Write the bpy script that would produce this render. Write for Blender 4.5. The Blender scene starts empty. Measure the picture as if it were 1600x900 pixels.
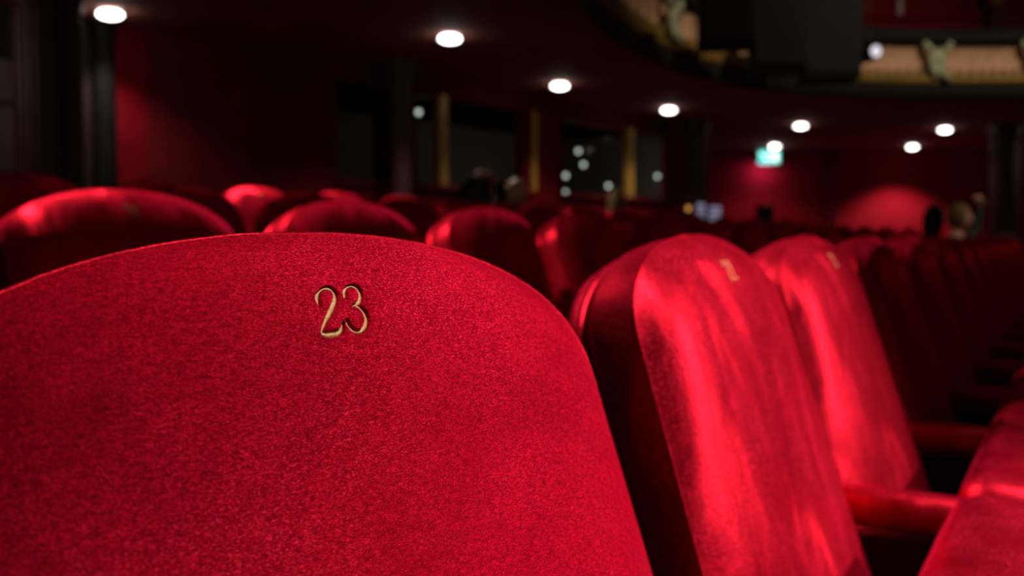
import bpy, bmesh, math, random
import numpy as np
from mathutils import Vector, Matrix

random.seed(7)
C = bpy.context.scene
COL = C.collection
PI = math.pi

# ------------------------------------------------------------------ camera, world, light, exposure
CAM_Z = 0.955
FPX = 1555.0                                   # focal length in pixels of the 1600 px wide frame
HORIZON = 370.0
PITCH = math.atan((450 - HORIZON) / FPX)
cam_d = bpy.data.cameras.new('camera')
cam_d.sensor_width = 36.0
cam_d.lens = 36.0 * FPX / 1600.0
cam_d.clip_start = 0.02
cam_d.clip_end = 100
cam_d.dof.use_dof = True
cam_d.dof.focus_distance = 0.43
cam_d.dof.aperture_fstop = 8.0
cam = bpy.data.objects.new('camera', cam_d)
cam.location = (0, 0, CAM_Z)
cam.rotation_euler = (PI / 2 - PITCH, 0, 0)
COL.objects.link(cam)
C.camera = cam

w = bpy.data.worlds.new('world')
C.world = w
w.use_nodes = True
bgn = w.node_tree.nodes['Background']
bgn.inputs[0].default_value = (1.0, 0.80, 0.66, 1)
bgn.inputs[1].default_value = 0.025

C.view_settings.view_transform = 'Standard'
C.view_settings.look = 'None'
C.view_settings.exposure = 0.0
C.view_settings.gamma = 1.0
C.cycles.use_denoising = True
C.cycles.max_bounces = 5
C.cycles.sample_clamp_indirect = 3.0
C.cycles.caustics_reflective = False
C.cycles.caustics_refractive = False


def spot(name, loc, aim, energy, size, blend, color=(1, .95, .88), radius=.05, parent=None):
    l = bpy.data.lights.new(name, 'SPOT')
    l.energy = energy
    l.spot_size = size
    l.spot_blend = blend
    l.color = color
    l.shadow_soft_size = radius
    o = bpy.data.objects.new(name, l)
    o.location = loc
    o.rotation_euler = (Vector(aim) - Vector(loc)).to_track_quat('-Z', 'Y').to_euler()
    COL.objects.link(o)
    if parent:
        o.parent = parent
    return o


# house spotlight hung high over the stalls, its pool falling on the near end of the numbered row
spot('house_spot', (1.75, 0.30, 4.2), (0.25, 0.80, 0.85), 740, math.radians(24), 1.0, (1, .93, .88), .12)
spot('side_spot', (5.1, 1.9, 2.75), (0.30, 0.88, 0.75), 710, math.radians(12.5), .85, (1, .93, .88), .10)
# wide, weak house light of the open auditorium
spot('auditorium_light', (6.5, 3.0, 7.0), (4.5, 11.0, 3.0), 1500, math.radians(60), .8, (1, .82, .6), .05)


spot('gallery_spot', (7.0, 3.0, 6.5), (3.2, 7.2, 1.1), 420, math.radians(13), .9, (1, .78, .55), .1)
# added weak fill lights, unseen left and right, lifting the dark under the balcony
for p_, e_ in (((-4.0, 4.3, 2.3), 15), ((10.5, 14.0, 2.3), 16)):
    l_ = bpy.data.lights.new('side_fill', 'POINT')
    l_.energy = e_
    l_.color = (1, .80, .62)
    l_.shadow_soft_size = .03
    o_ = bpy.data.objects.new('side_fill', l_)
    o_.location = p_
    COL.objects.link(o_)


# ------------------------------------------------------------------ helpers
def tag(o, label=None, cat=None, group=None, kind=None):
    if label: o['label'] = label
    if cat: o['category'] = cat
    if group: o['group'] = group
    if kind: o['kind'] = kind
    return o


def empty(name, loc=(0, 0, 0), rz=0.0):
    o = bpy.data.objects.new(name, None)
    o.location = loc
    o.rotation_euler = (0, 0, rz)
    o.empty_display_size = .1
    COL.objects.link(o)
    return o


def link(name, me, m, parent=None):
    o = bpy.data.objects.new(name, me)
    COL.objects.link(o)
    if m is not None:
        for mm in (m if isinstance(m, (list, tuple)) else [m]):
            me.materials.append(mm)
    if parent:
        o.parent = parent
    return o


def mesh(name, v, f, smooth=True):
    me = bpy.data.meshes.new(name)
    me.from_pydata([tuple(p) for p in v], [], [tuple(q) for q in f])
    bm = bmesh.new()
    bm.from_mesh(me)
    bmesh.ops.recalc_face_normals(bm, faces=bm.faces)
    bm.to_mesh(me)
    bm.free()
    if smooth:
        me.polygons.foreach_set('use_smooth', [True] * len(me.polygons))
    me.update()
    return me


class MB:
    """collects shapes that make up ONE part"""

    def __init__(self):
        self.v, self.f = [], []

    def add(self, v, f):
        n = len(self.v)
        self.v += [tuple(p) for p in v]
        self.f += [tuple(i + n for i in q) for q in f]
        return self

    def box(self, c, s, rz=0.0, bevel=.0):
        bm = bmesh.new()
        bmesh.ops.create_cube(bm, size=1)
        bmesh.ops.scale(bm, vec=s, verts=bm.verts)
        if bevel > 0:
            bmesh.ops.bevel(bm, geom=bm.edges[:], offset=bevel, segments=2, profile=.6, affect='EDGES')
        bmesh.ops.rotate(bm, cent=(0, 0, 0), matrix=Matrix.Rotation(rz, 3, 'Z'), verts=bm.verts)
        bm.verts.index_update()
        self.add([tuple(v.co + Vector(c)) for v in bm.verts], [[v.index for v in f.verts] for f in bm.faces])
        bm.free()
        return self

    def tube(self, pts, r, n=8, caps=True):
        pts = [Vector(p) for p in pts]
        rs = r if isinstance(r, (list, tuple)) else [r] * len(pts)
        rings = []
        for i, p in enumerate(pts):
            t = (pts[min(i + 1, len(pts) - 1)] - pts[max(i - 1, 0)]).normalized()
            a = t.cross(Vector((0, 0, 1)))
            if a.length < 1e-3:
                a = t.cross(Vector((0, 1, 0)))
            a.normalize()
            b = t.cross(a)
            rings.append([p + (a * math.cos(2 * PI * k / n) + b * math.sin(2 * PI * k / n)) * rs[i] for k in range(n)])
        v = [q for rg in rings for q in rg]
        f = []
        for i in range(len(pts) - 1):
            for k in range(n):
                f.append((i * n + k, i * n + (k + 1) % n, (i + 1) * n + (k + 1) % n, (i + 1) * n + k))
        if caps:
            f.append(tuple(range(n)))
            f.append(tuple((len(pts) - 1) * n + k for k in range(n)))
        return self.add(v, f)

    def lathe(self, prof, c=(0, 0, 0), n=20, axis='Z', caps=True):
        v, f = [], []
        for (r, z) in prof:
            for k in range(n):
                a = 2 * PI * k / n
                p = (r * math.cos(a), r * math.sin(a), z)
                if axis == 'Y':
                    p = (p[0], p[2], p[1])
                elif axis == 'X':
                    p = (p[2], p[0], p[1])
                v.append((p[0] + c[0], p[1] + c[1], p[2] + c[2]))
        m = len(prof)
        for i in range(m - 1):
            for k in range(n):
                f.append((i * n + k, i * n + (k + 1) % n, (i + 1) * n + (k + 1) % n, (i + 1) * n + k))
        if caps:
            f.append(tuple(range(n)))
            f.append(tuple((m - 1) * n + k for k in range(n)))
        return self.add(v, f)

    def mesh(self, name, smooth=True):
        return mesh(name, self.v, self.f, smooth)

    def build(self, name, m, parent=None, smooth=False):
        return link(name, self.mesh(name, smooth), m, parent)


# ------------------------------------------------------------------ materials
def newmat(name):
    m = bpy.data.materials.new(name)
    m.use_nodes = True
    nt = m.node_tree
    return m, nt, nt.nodes['Principled BSDF']


def velvet(name, base, dark, sheen, tint, fine=1400.0, bump=.25, brush=.4, sheen_rough=.4, spec=.0, rough=.5, patch=9.0, stretch=.35, glint_specks=.9, gloss=(.1, .004, .01), glint=(.7, 1.5)):
    """pile fabric: dark when looked at straight, bright at a slant; its pile is brushed to and fro in patches"""
    m, nt, b = newmat(name)
    N, L = nt.nodes, nt.links
    tc = N.new('ShaderNodeTexCoord')
    mp = N.new('ShaderNodeMapping')
    mp.inputs['Scale'].default_value = (.55, 1.0, 1.35)
    L.new(tc.outputs['Object'], mp.inputs['Vector'])
    n1 = N.new('ShaderNodeTexNoise')                 # pile tips
    n1.inputs['Scale'].default_value = fine
    n1.inputs['Detail'].default_value = 2.0
    n1.inputs['Roughness'].default_value = .7
    L.new(mp.outputs[0], n1.inputs['Vector'])
    n3 = N.new('ShaderNodeTexNoise')
    n3.inputs['Scale'].default_value = fine * .3
    n3.inputs['Detail'].default_value = 2.0
    L.new(mp.outputs[0], n3.inputs['Vector'])
    ad = N.new('ShaderNodeMix')
    ad.data_type = 'FLOAT'
    ad.inputs[0].default_value = .3
    L.new(n1.outputs[0], ad.inputs[2])
    L.new(n3.outputs[0], ad.inputs[3])
    rp = N.new('ShaderNodeValToRGB')
    rp.color_ramp.elements[0].position = .36
    rp.color_ramp.elements[0].color = (*dark, 1)
    rp.color_ramp.elements[1].position = .66
    rp.color_ramp.elements[1].color = (*base, 1)
    L.new(ad.outputs[0], rp.inputs[0])
    n4 = N.new('ShaderNodeTexNoise')                 # pale specks: fibre glints painted into the base colour
    n4.inputs['Scale'].default_value = fine * .62
    n4.inputs['Detail'].default_value = 1.0
    L.new(mp.outputs[0], n4.inputs['Vector'])
    n5 = N.new('ShaderNodeTexNoise')                 # patches in which the painted glints show
    n5.inputs['Scale'].default_value = patch * 1.3
    n5.inputs['Detail'].default_value = 4.0
    L.new(tc.outputs['Object'], n5.inputs['Vector'])
    r4 = N.new('ShaderNodeMapRange')
    r4.inputs['From Min'].default_value = .55
    r4.inputs['From Max'].default_value = .70
    L.new(n4.outputs[0], r4.inputs['Value'])
    r5 = N.new('ShaderNodeMapRange')
    r5.inputs['From Min'].default_value = .38
    r5.inputs['From Max'].default_value = .70
    r5.inputs['To Max'].default_value = glint_specks
    L.new(n5.outputs[0], r5.inputs['Value'])
    mu = N.new('ShaderNodeMath')
    mu.operation = 'MULTIPLY'
    L.new(r4.outputs[0], mu.inputs[0])
    L.new(r5.outputs[0], mu.inputs[1])
    mx = N.new('ShaderNodeMix')
    mx.data_type = 'RGBA'
    L.new(mu.outputs[0], mx.inputs[0])
    L.new(rp.outputs[0], mx.inputs[6])
    mx.inputs[7].default_value = (1.0, .028, .09, 1)  # pink of the painted glints
    L.new(mx.outputs[2], b.inputs['Base Color'])
    b.inputs['Roughness'].default_value = rough
    b.inputs['Specular IOR Level'].default_value = spec
    b.inputs['Specular Tint'].default_value = (*tint, 1)
    b.inputs['Sheen Weight'].default_value = sheen
    b.inputs['Sheen Roughness'].default_value = sheen_rough
    b.inputs['Sheen Tint'].default_value = (*tint, 1)
    # lie of the pile: the surface's direction wanders in tall patches
    m2 = N.new('ShaderNodeMapping')
    m2.inputs['Scale'].default_value = (1.0, 1.0, stretch)
    L.new(tc.outputs['Object'], m2.inputs['Vector'])
    n2 = N.new('ShaderNodeTexNoise')
    n2.inputs['Scale'].default_value = patch
    n2.inputs['Detail'].default_value = 6.0
    n2.inputs['Roughness'].default_value = .62
    n2.inputs['Distortion'].default_value = .5
    L.new(m2.outputs[0], n2.inputs['Vector'])
    sub = N.new('ShaderNodeVectorMath')
    sub.operation = 'SUBTRACT'
    sub.inputs[1].default_value = (.5, .5, .5)
    L.new(n2.outputs['Color'], sub.inputs[0])
    sc = N.new('ShaderNodeVectorMath')
    sc.operation = 'SCALE'
    sc.inputs['Scale'].default_value = brush * 4
    L.new(sub.outputs[0], sc.inputs[0])
    ge = N.new('ShaderNodeNewGeometry')
    av = N.new('ShaderNodeVectorMath')
    av.operation = 'ADD'
    L.new(ge.outputs['Normal'], av.inputs[0])
    L.new(sc.outputs[0], av.inputs[1])
    nv = N.new('ShaderNodeVectorMath')
    nv.operation = 'NORMALIZE'
    L.new(av.outputs[0], nv.inputs[0])
    b2 = N.new('ShaderNodeBump')
    b2.inputs['Strength'].default_value = bump
    b2.inputs['Distance'].default_value = .0012
    L.new(ad.outputs[0], b2.inputs['Height'])
    L.new(nv.outputs[0], b2.inputs['Normal'])
    L.new(b2.outputs[0], b.inputs['Normal'])
    gl = N.new('ShaderNodeBsdfGlossy')               # red shine of the laid-over pile
    rg = N.new('ShaderNodeValToRGB')                 # only some fibres catch the light
    rg.color_ramp.elements[0].position = .42
    rg.color_ramp.elements[0].color = (*[c * glint[0] for c in gloss], 1)
    rg.color_ramp.elements[1].position = .64
    rg.color_ramp.elements[1].color = (*[min(1, c * glint[1]) for c in gloss], 1)
    L.new(ad.outputs[0], rg.inputs[0])
    L.new(rg.outputs[0], gl.inputs['Color'])
    gl.inputs['Roughness'].default_value = rough
    L.new(b2.outputs[0], gl.inputs['Normal'])
    sm = N.new('ShaderNodeAddShader')
    L.new(b.outputs[0], sm.inputs[0])
    L.new(gl.outputs[0], sm.inputs[1])
    L.new(sm.outputs[0], N['Material Output'].inputs['Surface'])
    return m


def plain(name, col, rough=.6, metal=0.0, var=.15, scale=30.0, spec=.3, bump=0.0):
    m, nt, b = newmat(name)
    N, L = nt.nodes, nt.links
    tc = N.new('ShaderNodeTexCoord')
    n = N.new('ShaderNodeTexNoise')
    n.inputs['Scale'].default_value = scale
    n.inputs['Detail'].default_value = 4
    L.new(tc.outputs['Object'], n.inputs['Vector'])
    r = N.new('ShaderNodeValToRGB')
    r.color_ramp.elements[0].position = .3
    r.color_ramp.elements[1].position = .7
    r.color_ramp.elements[0].color = (*[c * (1 - var) for c in col], 1)
    r.color_ramp.elements[1].color = (*[min(1, c * (1 + var)) for c in col], 1)
    L.new(n.outputs[0], r.inputs[0])
    L.new(r.outputs[0], b.inputs['Base Color'])
    b.inputs['Roughness'].default_value = rough
    b.inputs['Metallic'].default_value = metal
    b.inputs['Specular IOR Level'].default_value = spec
    if bump:
        bp = N.new('ShaderNodeBump')
        bp.inputs['Strength'].default_value = bump
        bp.inputs['Distance'].default_value = .01
        L.new(n.outputs[0], bp.inputs['Height'])
        L.new(bp.outputs[0], b.inputs['Normal'])
    return m


def emit(name, col, strength):
    m, nt, b = newmat(name)
    b.inputs['Base Color'].default_value = (0, 0, 0, 1)
    b.inputs['Emission Color'].default_value = (*col, 1)
    b.inputs['Emission Strength'].default_value = strength
    return m


M = dict(
    velvet=velvet('red_velvet', (.44, .0003, .013), (.13, .0002, .003), .4, (1, .012, .08), fine=1900, bump=.75, brush=.50, rough=.40, patch=7, stretch=.9, gloss=(.22, .003, .012), glint=(.45, 2.2), glint_specks=1.0),
    velvet_far=velvet('red_velvet_seat', (.12, .0002, .003), (.05, .0001, .0012), .4, (1, .012, .08), fine=900, bump=.35, brush=.29, rough=.40, patch=13, stretch=.3, glint_specks=.6, gloss=(.40, .0065, .017)),
    gold=plain('gold_thread', (.90, .46, .17), .5, .05, .3, 900, .4, .2),
    frame=plain('black_metal', (.02, .018, .016), .5, .2),
    wood=plain('dark_wood', (.022, .006, .006), .6, 0, .3, 20),
    carpet=plain('dark_carpet', (.05, .008, .01), .95, 0, .4, 200, .1, .3),
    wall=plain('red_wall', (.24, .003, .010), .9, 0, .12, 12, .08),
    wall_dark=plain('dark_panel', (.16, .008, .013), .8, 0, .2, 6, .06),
    ceiling=plain('dark_red_ceiling', (.32, .10, .08), .8, 0, .15, 3, .2),
    column=plain('dark_column', (.07, .025, .028), .4, 0, .2, 8),
    black=plain('matt_black', (.006, .005, .004), .7, 0, .2, 20, .2),
    gilt=plain('gilt_moulding', (.24, .14, .025), .5, .2, .5, 25, .4, .4),
    cream=plain('pink_cream_plaster', (.62, .36, .22), .7, 0, .15, 9, .3),
    stucco=plain('pale_green_stucco', (.40, .43, .28), .6, 0, .3, 16, .4, .3),
    post=plain('brass_post', (.62, .34, .06), .45, .2, .15, 8, .4),
    corridor=plain('corridor_black', (.14, .125, .11), .9, 0, .1, 5, .1),
    skin=plain('skin', (.82, .42, .35), .5, 0, .1, 20, .3),
    eye_white=plain('eye_white', (.75, .72, .68), .25),
    lips=plain('lips', (.5, .14, .12), .4),
    hair_dark=plain('dark_hair', (.018, .012, .009), .5, 0, .4, 90, .3),
    hair_fair=plain('fair_hair', (.50, .30, .13), .5, 0, .35, 90, .3),
    hair_brown=plain('brown_hair', (.26, .16, .06), .5, 0, .35, 90, .3),
    cloth_black=plain('black_cloth', (.015, .015, .015), .9),
    cloth_green=plain('dark_green_cloth', (.06, .07, .045), .9),
    cloth_plum=plain('plum_cloth', (.10, .03, .04), .9),
    grey=plain('lilac_grey_board', (.30, .27, .30), .8),
    chrome=plain('grey_metal', (.35, .33, .32), .35, .8),
    bulb=emit('lamp_lens', (1, .97, .90), 9.0),
    globe=emit('reflection_glow', (.86, 1, .90), 1.0),  # glow standing in for reflections in the window panes
    exit_green=emit('exit_sign_teal', (.03, .75, .62), 1.5),
    exit_white=emit('exit_sign_white', (.9, 1, .97), 2.2),
    screen=emit('screen_lavender', (.55, .50, .75), .45),
    led=emit('orange_light', (1, .42, .10), .8),
    spotlens=emit('white_spot_lens', (.95, .90, 1.0), .9),
)
mg, nt, b = newmat('window_glass')
b.inputs['Base Color'].default_value = (1, 1, 1, 1)
b.inputs['Roughness'].default_value = .0
b.inputs['Transmission Weight'].default_value = 1.0
b.inputs['IOR'].default_value = 1.05
M['glass'] = mg

# ------------------------------------------------------------------ plan of the room
ANG = math.radians(60.3)                          # direction in which the straight part of the rows runs
D = Vector((math.cos(ANG), math.sin(ANG), 0))
NB = Vector((-math.sin(ANG), math.cos(ANG), 0))  # away from the stage
S0, RC = 6.0, 10.5                               # past S0 the rows curve to the right with this radius
PITCH_ROW, RISE = .86, .0665


def row_point(s, off):
    """plan point at length s along the rows and distance off behind the base line, with its heading"""
    if s <= S0:
        p = D * s + NB * off
        return p.x, p.y, ANG
    c = D * S0 - NB * RC
    a = (s - S0) / RC
    h = ANG - a
    n = Vector((-math.sin(h), math.cos(h), 0))
    p = c + n * (RC + off)
    return p.x, p.y, h


SOFFIT = CAM_Z + 1.6
WALL = [(-6.0, 3.0), (-4.4, 6.2), (-3.0, 7.62), (-2.84, 7.8), (-1.62, 9.0), (2.47, 14.5), (3.62, 18.5), (5.85, 18.5), (5.95, 18.3), (8.6, 18.3), (13, 16)]


def floor_profile():
    pr = [(-6.0, 0.0)]
    for k in range(1, 4):
        e = .29 + PITCH_ROW * k - .40
        pr += [(e, RISE * (k - 1)), (e, RISE * k)]
    pr.append((8.5, RISE * 3))
    return pr


def build_floor():
    ss = [-3, 0, 3, 6] + [6 + i for i in range(1, 9)]
    pr = floor_profile()
    v, f = [], []
    for s in ss:
        for (o, z) in pr:
            x, y, h = row_point(s, o)
            v.append((x, y, z))
    n = len(pr)
    for i in range(len(ss) - 1):
        for k in range(n - 1):
            f.append((i * n + k, i * n + k + 1, (i + 1) * n + k + 1, (i + 1) * n + k))
    tag(link('floor', mesh('floor', v, f, False), M['carpet']), kind='structure')
    # the hall floor goes on below and around
    v = [(-14, -8, -.01), (18, -8, -.01), (18, 22, -.01), (-14, 22, -.01)]
    tag(link('floor_base', mesh('floor_base', v, [(0, 1, 2, 3)], False), M['carpet']), kind='structure')


build_floor()


def wall_panel(name, a, b_, z0, z1, th, m):
    a, b_ = Vector((*a, 0)), Vector((*b_, 0))
    d = (b_ - a)
    n = Vector((-d.y, d.x, 0)).normalized() * th
    v = [a + Vector((0, 0, z0)), b_ + Vector((0, 0, z0)), b_ + n + Vector((0, 0, z0)), a + n + Vector((0, 0, z0)),
         a + Vector((0, 0, z1)), b_ + Vector((0, 0, z1)), b_ + n + Vector((0, 0, z1)), a + n + Vector((0, 0, z1))]
    f = [(0, 1, 2, 3), (4, 5, 6, 7), (0, 1, 5, 4), (1, 2, 6, 5), (2, 3, 7, 6), (3, 0, 4, 7)]
    return v, f


def px_on(a, b_, px):
    """plan point where the vertical plane through picture column px meets the line a-b"""
    k = (px - 800) / FPX
    dx, dy = b_[0] - a[0], b_[1] - a[1]
    t = (k * a[1] - a[0]) / (dx - k * dy)
    return (a[0] + dx * t, a[1] + dy * t)


ZS, ZT = CAM_Z + .52, CAM_Z + 1.44               # window sill and head


def build_walls():
    for i in (0, 1):
        mb = MB()
        mb.add(*wall_panel('', WALL[i], WALL[i + 1], -.05, SOFFIT, .15, None))
        tag(mb.build('wall_left', M['wood']), kind='structure')
    mb = MB().add(*wall_panel('', WALL[2], WALL[3], -.05, SOFFIT, .15, None))
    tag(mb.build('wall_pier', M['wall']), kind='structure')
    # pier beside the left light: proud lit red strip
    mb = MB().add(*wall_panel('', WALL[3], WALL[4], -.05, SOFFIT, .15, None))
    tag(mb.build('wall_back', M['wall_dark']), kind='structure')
    # glazed back wall
    a, b_ = WALL[4], WALL[5]
    P = lambda px: px_on(a, b_, px)
    bays = [(522, 608), (646, 826), (876, 1050)]
    low = MB().add(*wall_panel('', a, b_, -.05, ZS, .15, None))
    tag(low.build('wall_back_dado', M['wall']), kind='structure')
    top = MB().add(*wall_panel('', a, b_, ZT, SOFFIT, .15, None))
    tag(top.build('wall_back_frieze', M['wall_dark']), kind='structure')
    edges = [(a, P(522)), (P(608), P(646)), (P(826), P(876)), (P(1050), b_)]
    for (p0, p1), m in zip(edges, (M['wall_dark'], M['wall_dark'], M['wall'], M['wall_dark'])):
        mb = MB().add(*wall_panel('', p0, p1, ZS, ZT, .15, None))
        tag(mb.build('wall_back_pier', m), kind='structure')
    # windows: frame, brass posts, panes, the dark corridor behind
    u = (Vector(b_) - Vector(a)).normalized()
    ang = math.atan2(u.y, u.x)
    for i, (x0, x1) in enumerate(bays):
        root = empty('window_%d' % (i + 1), (*P((x0 + x1) / 2), 0), ang)
        tag(root, kind='structure')
        L0 = (Vector(P(x0)) - Vector(P((x0 + x1) / 2))).dot(u)
        L1 = (Vector(P(x1)) - Vector(P((x0 + x1) / 2))).dot(u)
        fr = MB()
        fr.box(((L0 + L1) / 2, .05, ZS - .02), (L1 - L0, .24, .05), bevel=.01)
        fr.box(((L0 + L1) / 2, .07, ZT), (L1 - L0, .2, .05), bevel=.01)
        for q in (L0, L1):
            fr.box((q, .07, (ZS + ZT) / 2), (.05, .2, ZT - ZS), bevel=.008)
        fr.build('window_frame', M['wall_dark'], root)
        posts = {0: [], 1: [(687, .125), (830, .06)], 2: [(980, .14)]}[i]
        prev = L0
        cuts = []
        for (pp, wd) in posts:
            q = (Vector(P(pp)) - Vector(P((x0 + x1) / 2))).dot(u)
            MB().box((q, -.02, (ZS + ZT) / 2), (wd, .09, ZT - ZS), bevel=.012).build('window_post', M['post'], root)
            cuts.append(q)
        ends = [L0] + [c for c in cuts if c < L1 - .1] + [L1]
        for q0, q1 in zip(ends[:-1], ends[1:]):
            MB().box(((q0 + q1) / 2, .09, (ZS + ZT) / 2), (q1 - q0 - .02, .008, ZT - ZS - .02)).build('pane', M['glass'], root)
    # corridor behind the glass
    n = Vector((-u.y, u.x))
    c0, c1 = Vector(a) + n * 2.6 - u * 1.0, Vector(b_) + n * 2.6 + u * 1.0
    mb = MB().add(*wall_panel('', tuple(c0), tuple(c1), -.05, SOFFIT + .1, .1, None))
    tag(mb.build('wall_corridor', M['corridor']), kind='structure')
    for q in (Vector(a) - u * .6, Vector(b_) + u * .9):
        mb = MB().add(*wall_panel('', tuple(q + n * .16), tuple(q + n * 2.7), -.05, SOFFIT + .1, .1, None))
        tag(mb.build('wall_corridor_end', M['corridor']), kind='structure')
    e0, e1 = Vector(a) + n * .16 - u * 1.0, Vector(b_) + n * .16 + u * 1.0
    v = [(e0.x, e0.y, SOFFIT), (e1.x, e1.y, SOFFIT), (c1.x, c1.y, SOFFIT), (c0.x, c0.y, SOFFIT)]
    tag(link('ceiling_corridor', mesh('ceiling_corridor', v, [(0, 1, 2, 3)], False), M['corridor']), kind='structure')
    v = [(e0.x, e0.y, .30), (e1.x, e1.y, .30), (c1.x, c1.y, .30), (c0.x, c0.y, .30)]
    tag(link('floor_corridor', mesh('floor_corridor', v, [(0, 1, 2, 3)], False), M['corridor']), kind='structure')
    # far walls
    for nm, i, m in (('wall_side', 5, 'wall_dark'), ('wall_far', 6, 'wall'), ('wall_far_return', 7, 'wall_dark'), ('wall_far_right', 8, 'wall'), ('wall_right', 9, 'wall_dark')):
        mb = MB().add(*wall_panel('', WALL[i], WALL[i + 1], -.05, SOFFIT, .15, None))
        tag(mb.build(nm, M[m]), kind='structure')
    return a, b_, u, n, P


wa, wb, wu, wn, WP = build_walls()

# soffit under the balcony
EDGE = [(-2.2, -6), (-1.6, -2), (-1.1, 1.0), (-.55, 3.2), (-.05, 5.2), (.25, 6.3), (.57, 7.4), (.83, 8.2), (1.14, 8.9), (1.52, 9.6), (1.97, 10.2), (2.6, 10.85), (3.3, 11.3), (4.2, 11.6), (5.1, 11.7), (5.9, 11.65), (7.2, 11.3), (9, 10.4), (11, 8.8), (13, 6)]
OUTER = [(-9, -6), (-9, -2), (-8.5, 2), (-7.5, 6), (-6.5, 9), (-5, 11), (-4, 12), (-3, 13.5), (-2, 15), (-1, 16.5), (0, 18), (1.5, 19.5), (3, 19.5), (4, 19.5), (5, 19.5), (6, 19.5), (8, 19.5), (11, 19), (15, 17), (18, 12)]


def smooth_path(P, k=4):
    out = []
    for i in range(len(P) - 1):
        p0, p1, p2, p3 = P[max(i - 1, 0)], P[i], P[i + 1], P[min(i + 2, len(P) - 1)]
        for j in range(k):
            t = j / k
            out.append(tuple(.5 * (2 * b + (c - a) * t + (2 * a - 5 * b + 4 * c - d) * t * t + (3 * b - a - 3 * c + d) * t ** 3)
                             for a, b, c, d in zip(p0, p1, p2, p3)))
    out.append(P[-1])
    return out


EDGE_S, OUTER_S = smooth_path(EDGE), smooth_path(OUTER)


def build_soffit():
    v, f = [], []
    for (e, o) in zip(EDGE_S, OUTER_S):
        v += [(e[0], e[1], SOFFIT), (o[0], o[1], SOFFIT), (e[0], e[1], SOFFIT + .12), (o[0], o[1], SOFFIT + .12)]
    for i in range(len(EDGE_S) - 1):
        a = i * 4
        f += [(a, a + 1, a + 5, a + 4), (a + 2, a + 3, a + 7, a + 6)]
    tag(link('ceiling', mesh('ceiling', v, f, False), M['ceiling']), kind='structure')


build_soffit()


def sweep(prof, path, i0=0, i1=None, scallop=None):
    """sweep a profile of (outwards-from-edge, z) along the balcony edge"""
    pts = path[i0:i1]
    v, f = [], []
    for i, p in enumerate(pts):
        a, c = Vector(pts[max(i - 1, 0)]), Vector(pts[min(i + 1, len(pts) - 1)])
        t = (c - a).normalized()
        n = Vector((-t.y, t.x))
        for (o, z) in prof:
            v.append((p[0] + n.x * o, p[1] + n.y * o, z))
    m = len(prof)
    for i in range(len(pts) - 1):
        for k in range(m - 1):
            f.append((i * m + k, i * m + k + 1, (i + 1) * m + k + 1, (i + 1) * m + k))
    return v, f


def path_at(path, dist):
    acc = 0
    for i in range(len(path) - 1):
        a, c = Vector(path[i]), Vector(path[i + 1])
        L = (c - a).length
        if acc + L >= dist:
            t = (c - a) / L
            p = a + t * (dist - acc)
            return p, math.atan2(t.y, t.x)
        acc += L
    t = (Vector(path[-1]) - Vector(path[-2])).normalized()
    return Vector(path[-1]), math.atan2(t.y, t.x)


def nearest_dist(path, px):
    """length along path where picture column px meets it (far crossing)"""
    acc, best = 0, None
    for i in range(len(path) - 1):
        a, c = path[i], path[i + 1]
        L = math.hypot(c[0] - a[0], c[1] - a[1])
        k = (px - 800) / FPX
        g0, g1 = a[0] - k * a[1], c[0] - k * c[1]
        if g0 * g1 <= 0 and a[1] > 3:
            best = acc + L * (g0 / (g0 - g1) if g0 != g1 else 0)
            return best
        acc += L
    return best


def build_balcony():
    root = empty('balcony_front', (EDGE_S[0][0], EDGE_S[0][1], SOFFIT))
    tag(root, 'curved balcony front with a cream frieze and gilt moulding', 'balcony')
    def part(name, prof, m):
        v, f = sweep(prof, EDGE_S)
        o = link(name, mesh(name, v, f), m, root)
        o.matrix_parent_inverse = root.matrix_world.inverted() if False else Matrix.Translation(-Vector(root.location))
        return o
    Z = SOFFIT
    part('lower_moulding', [(0, Z), (-.02, Z + .02), (-.05, Z + .06), (-.03, Z + .12), (-.02, Z + .17), (.05, Z + .17)], M['black'])
    part('gilt_band', [(-.02, Z + .17), (-.05, Z + .19), (-.06, Z + .23), (-.03, Z + .27), (-.0, Z + .28), (.05, Z + .28)], M['gilt'])
    part('frieze', [(.0, Z + .28), (.03, Z + .33), (.04, Z + .42), (.03, Z + .52), (-.02, Z + .60)], M['cream'])
    part('handrail', [(-.02, Z + .60), (-.09, Z + .62), (-.11, Z + .70), (-.08, Z + .78), (.0, Z + .82), (.10, Z + .80), (.14, Z + .62)], M['black'])
    part('parapet_back', [(.14, Z + .62), (.15, Z + .12)], M['wall_dark'])
    # scalloped gilt leaves standing above the gilt band, each its own piece
    leaf_v, leaf_f = [], []
    for j in range(7):
        a = PI * j / 6
        for dd in (0, -.03):
            leaf_v.append((.045 * math.cos(a), dd - .012 * math.sin(a), .075 * math.sin(a)))
    for j in range(6):
        leaf_f.append((2 * j, 2 * j + 1, 2 * j + 3, 2 * j + 2))
    leaf_f.append(tuple(2 * j for j in range(7)))
    leaf_f.append(tuple(2 * j + 1 for j in range(7)))
    lm = mesh('gilt_leaf', leaf_v, leaf_f)
    lm.materials.append(M['gilt'])
    d0, d1 = nearest_dist(EDGE_S, 985), nearest_dist(EDGE_S, 1600) + .6
    k = 0
    d = d0 - 1.0
    while d < d1 and k < 100:
        p, a = path_at(EDGE_S, d)
        o = bpy.data.objects.new('gilt_leaf', lm)
        COL.objects.link(o)
        o.parent = root
        o.location = Vector((p.x, p.y, Z + .27)) - Vector(root.location)
        o.rotation_euler = (0, 0, a)
        d += .125
        k += 1
    return root


build_balcony()


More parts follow.
